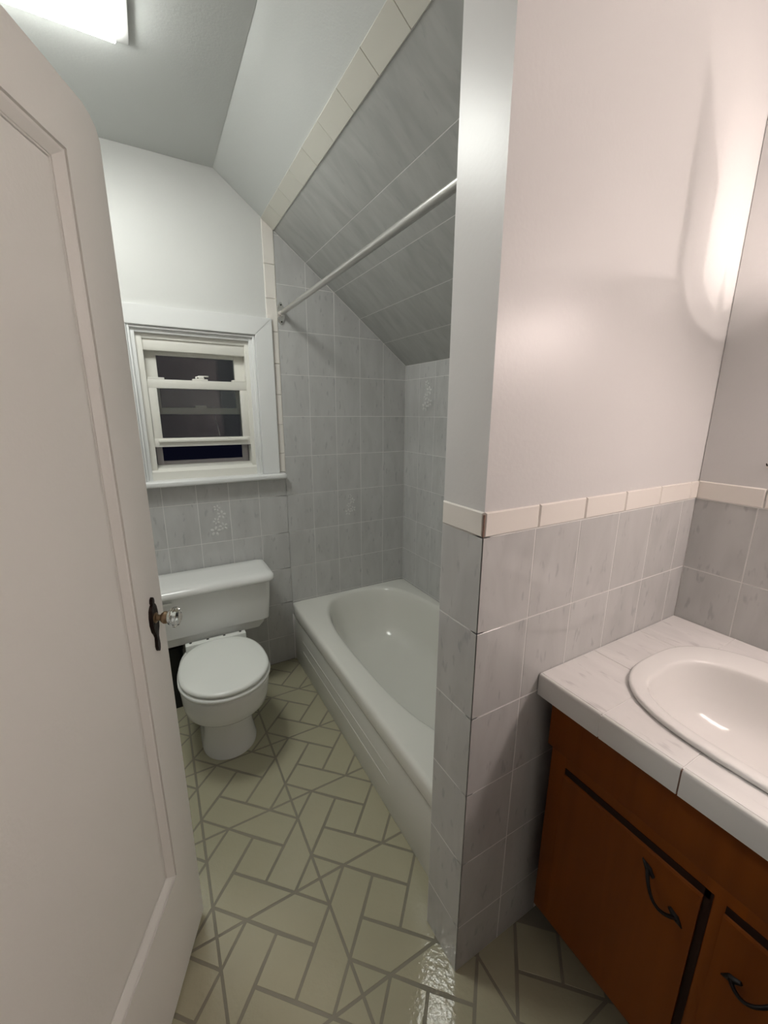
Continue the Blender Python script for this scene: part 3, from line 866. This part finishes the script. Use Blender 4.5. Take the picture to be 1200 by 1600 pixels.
for a_, b_ in zip(cy_[:-1], cy_[1:]):
    for c_, d_ in zip(cx_[:-1], cx_[1:]):
        t = tile('counter_tile', rect(c_, d_, b_, a_), F_TOP, CTILE, ct, gap=0.0011, th=0.004, bev=0.0006)
        if b_ < -0.12 and a_ > -0.66:
            cut_out(t)
            if len(t.data.vertices) == 0: bpy.data.objects.remove(t)
    tile_y0, tile_y1 = b_ + .0014, a_ - .0014
    # bullnose edge tile
    n = [(CF + .0085, CT + .0004), (CF + .004, CT), (CF + .0012, CT - .0025), (CF, CT - .007), (CF, CB - .002), (CF + .009, CB - .002)]
    vs = [(x, tile_y0, z) for x, z in n] + [(x, tile_y1, z) for x, z in n]; L_ = len(n)
    mesh('edge_tile', vs, [tuple(range(L_)), tuple(range(L_, 2 * L_))[::-1]] + [(i, (i + 1) % L_, L_ + (i + 1) % L_, L_ + i) for i in range(L_)], EDGET, ct, True, autos=50)
for yy in (-0.165, -0.321):
    box('stained_joint', CF + .0012, CF + .007, yy - .0016, yy + .0016, CB, CT - .003, BROWNG if yy < -.2 else GROUT, ct)
bpy.data.objects.remove(cut)

# ---- drop-in sink
sk = empty('sink', (SX, SY, CT))
tag(sk, 'white oval drop-in basin set into the vanity countertop', 'sink')
R = [sink_ring(.520, .233, .283, 2.8, CT + .0006), sink_ring(.520, .236, .286, 2.8, CT + .003), sink_ring(.520, .236, .286, 2.8, CT + .0085), sink_ring(.520, .2335, .2835, 2.8, CT + .0115), sink_ring(.520, .229, .279, 2.8, CT + .0125),
     sink_ring(.492, .176, .244, 3.0, CT + .0105), sink_ring(.489, .1715, .2400, 3.0, CT + .0092), sink_ring(.488, .169, .2375, 3.0, CT + .005), sink_ring(.488, .167, .2355, 3.0, CT - .004),
     sink_ring(.489, .161, .229, 3.0, CT - .035), sink_ring(.490, .152, .218, 2.9, CT - .075), sink_ring(.492, .136, .198, 2.8, CT - .108), sink_ring(.495, .10, .155, 2.6, CT - .128), sink_ring(.50, .055, .085, 2.3, CT - .137), sink_ring(.50, .022, .022, 2.0, CT - .140)]
loft('basin', R, SINKP, sk, cap0=False, lim=60)
o = lathe('drain', [(.021, -.0005), (.021, .002), (.016, .003), (.012, .0015), (.001, .001)], CHROME, None, 20, mw=Matrix.Translation((.50, SY, CT - .140)))
sub(o, sk)

# ================================================================== LAMPS
LX0, LX1, LY0, LY1 = -0.862, -0.521, 0.715, 1.052
lamp = empty('ceiling_light', ((LX0 + LX1) / 2, (LY0 + LY1) / 2, ZC))
tag(lamp, 'glowing square ceiling lamp above the door top', 'ceiling lamp')
box('pan', LX0 - .034, LX1 + .034, LY0 - .026, LY1 + .026, ZC - .012, ZC + .001, WMETAL, lamp, .002)
box('diffuser', LX0, LX1, LY0, LY1, ZC - .036, ZC - .012, LIGHTC, lamp, .004)

vl = empty('vanity_light', (W, -0.56, 1.80))
tag(vl, 'glowing open-topped lamp trough on the wall over the vanity', 'wall lamp')
VL_Y0, VL_Y1 = -0.96, -0.17
box('back_plate', W - .010, W + .001, VL_Y0, VL_Y1, 1.70, 1.93, WMETAL, vl, .001)
box('front_shade', .696, .700, VL_Y0, -0.40, 1.735, 1.815, SHADEM, vl)
box('end_shade', .696, .700, -0.40, VL_Y1, 1.735, 1.96, WMETAL, vl)  # unseen opaque side, added to cut off the near bulb's light
box('bottom_shade', .700, W - .010, VL_Y0, -0.40, 1.731, 1.735, SHADEM, vl)
box('bottom_pan', .697, W - .010, -0.40, VL_Y1, 1.730, 1.735, WMETAL, vl)
endp = [(.694, 1.728), (W - .009, 1.728), (W - .009, 1.802), (.822, 1.788), (.812, 1.775), (.797, 1.767), (.772, 1.769), (.748, 1.776), (.727, 1.785), (.713, 1.797), (.703, 1.815), (.694, 1.815)]  # unseen end, its edge shaped to throw the scalloped light patch
prism_y('end_plate', endp, VL_Y1 - .002, VL_Y1 + .001, WMETAL, vl)
prism_y('end_plate', endp, VL_Y0 - .001, VL_Y0 + .002, WMETAL, vl)
for yy in (-0.28, -0.62):
    o = lathe('bulb', [(.001, -.005), (.0035, -.0036), (.005, 0), (.0035, .0036), (.001, .005)], BULBM if yy > -.5 else BULBF, None, 12, mw=Matrix.Translation((.780, yy, 1.827)))
    sub(o, vl)
    o = lathe('socket', [(.009, 0), (.009, .070), (.003, .074), (.003, .0812)], WMETAL, None, 12, mw=Matrix.Translation((.780, yy, 1.740))); sub(o, vl)

# small wall hook at the right edge
hk = empty('wall_hook', (W, -0.15, 1.352))
tag(hk, 'tiny brass hook on the wall above the tile at right edge', 'hook')
RH = Matrix.Translation((W + .0016, -0.150, 1.351)) @ Matrix.Rotation(-math.pi / 2, 4, 'Y')
sub(lathe('rosette', [(.0065, 0), (.0065, .003), (.003, .0045)], TRIMT, None, 14, mw=RH), hk)
sub(tube('peg', [(W - .002, -0.150, 1.352), (W - .014, -0.150, 1.352), (W - .018, -0.150, 1.357)], .0018, BRONZE, None, 8), hk)
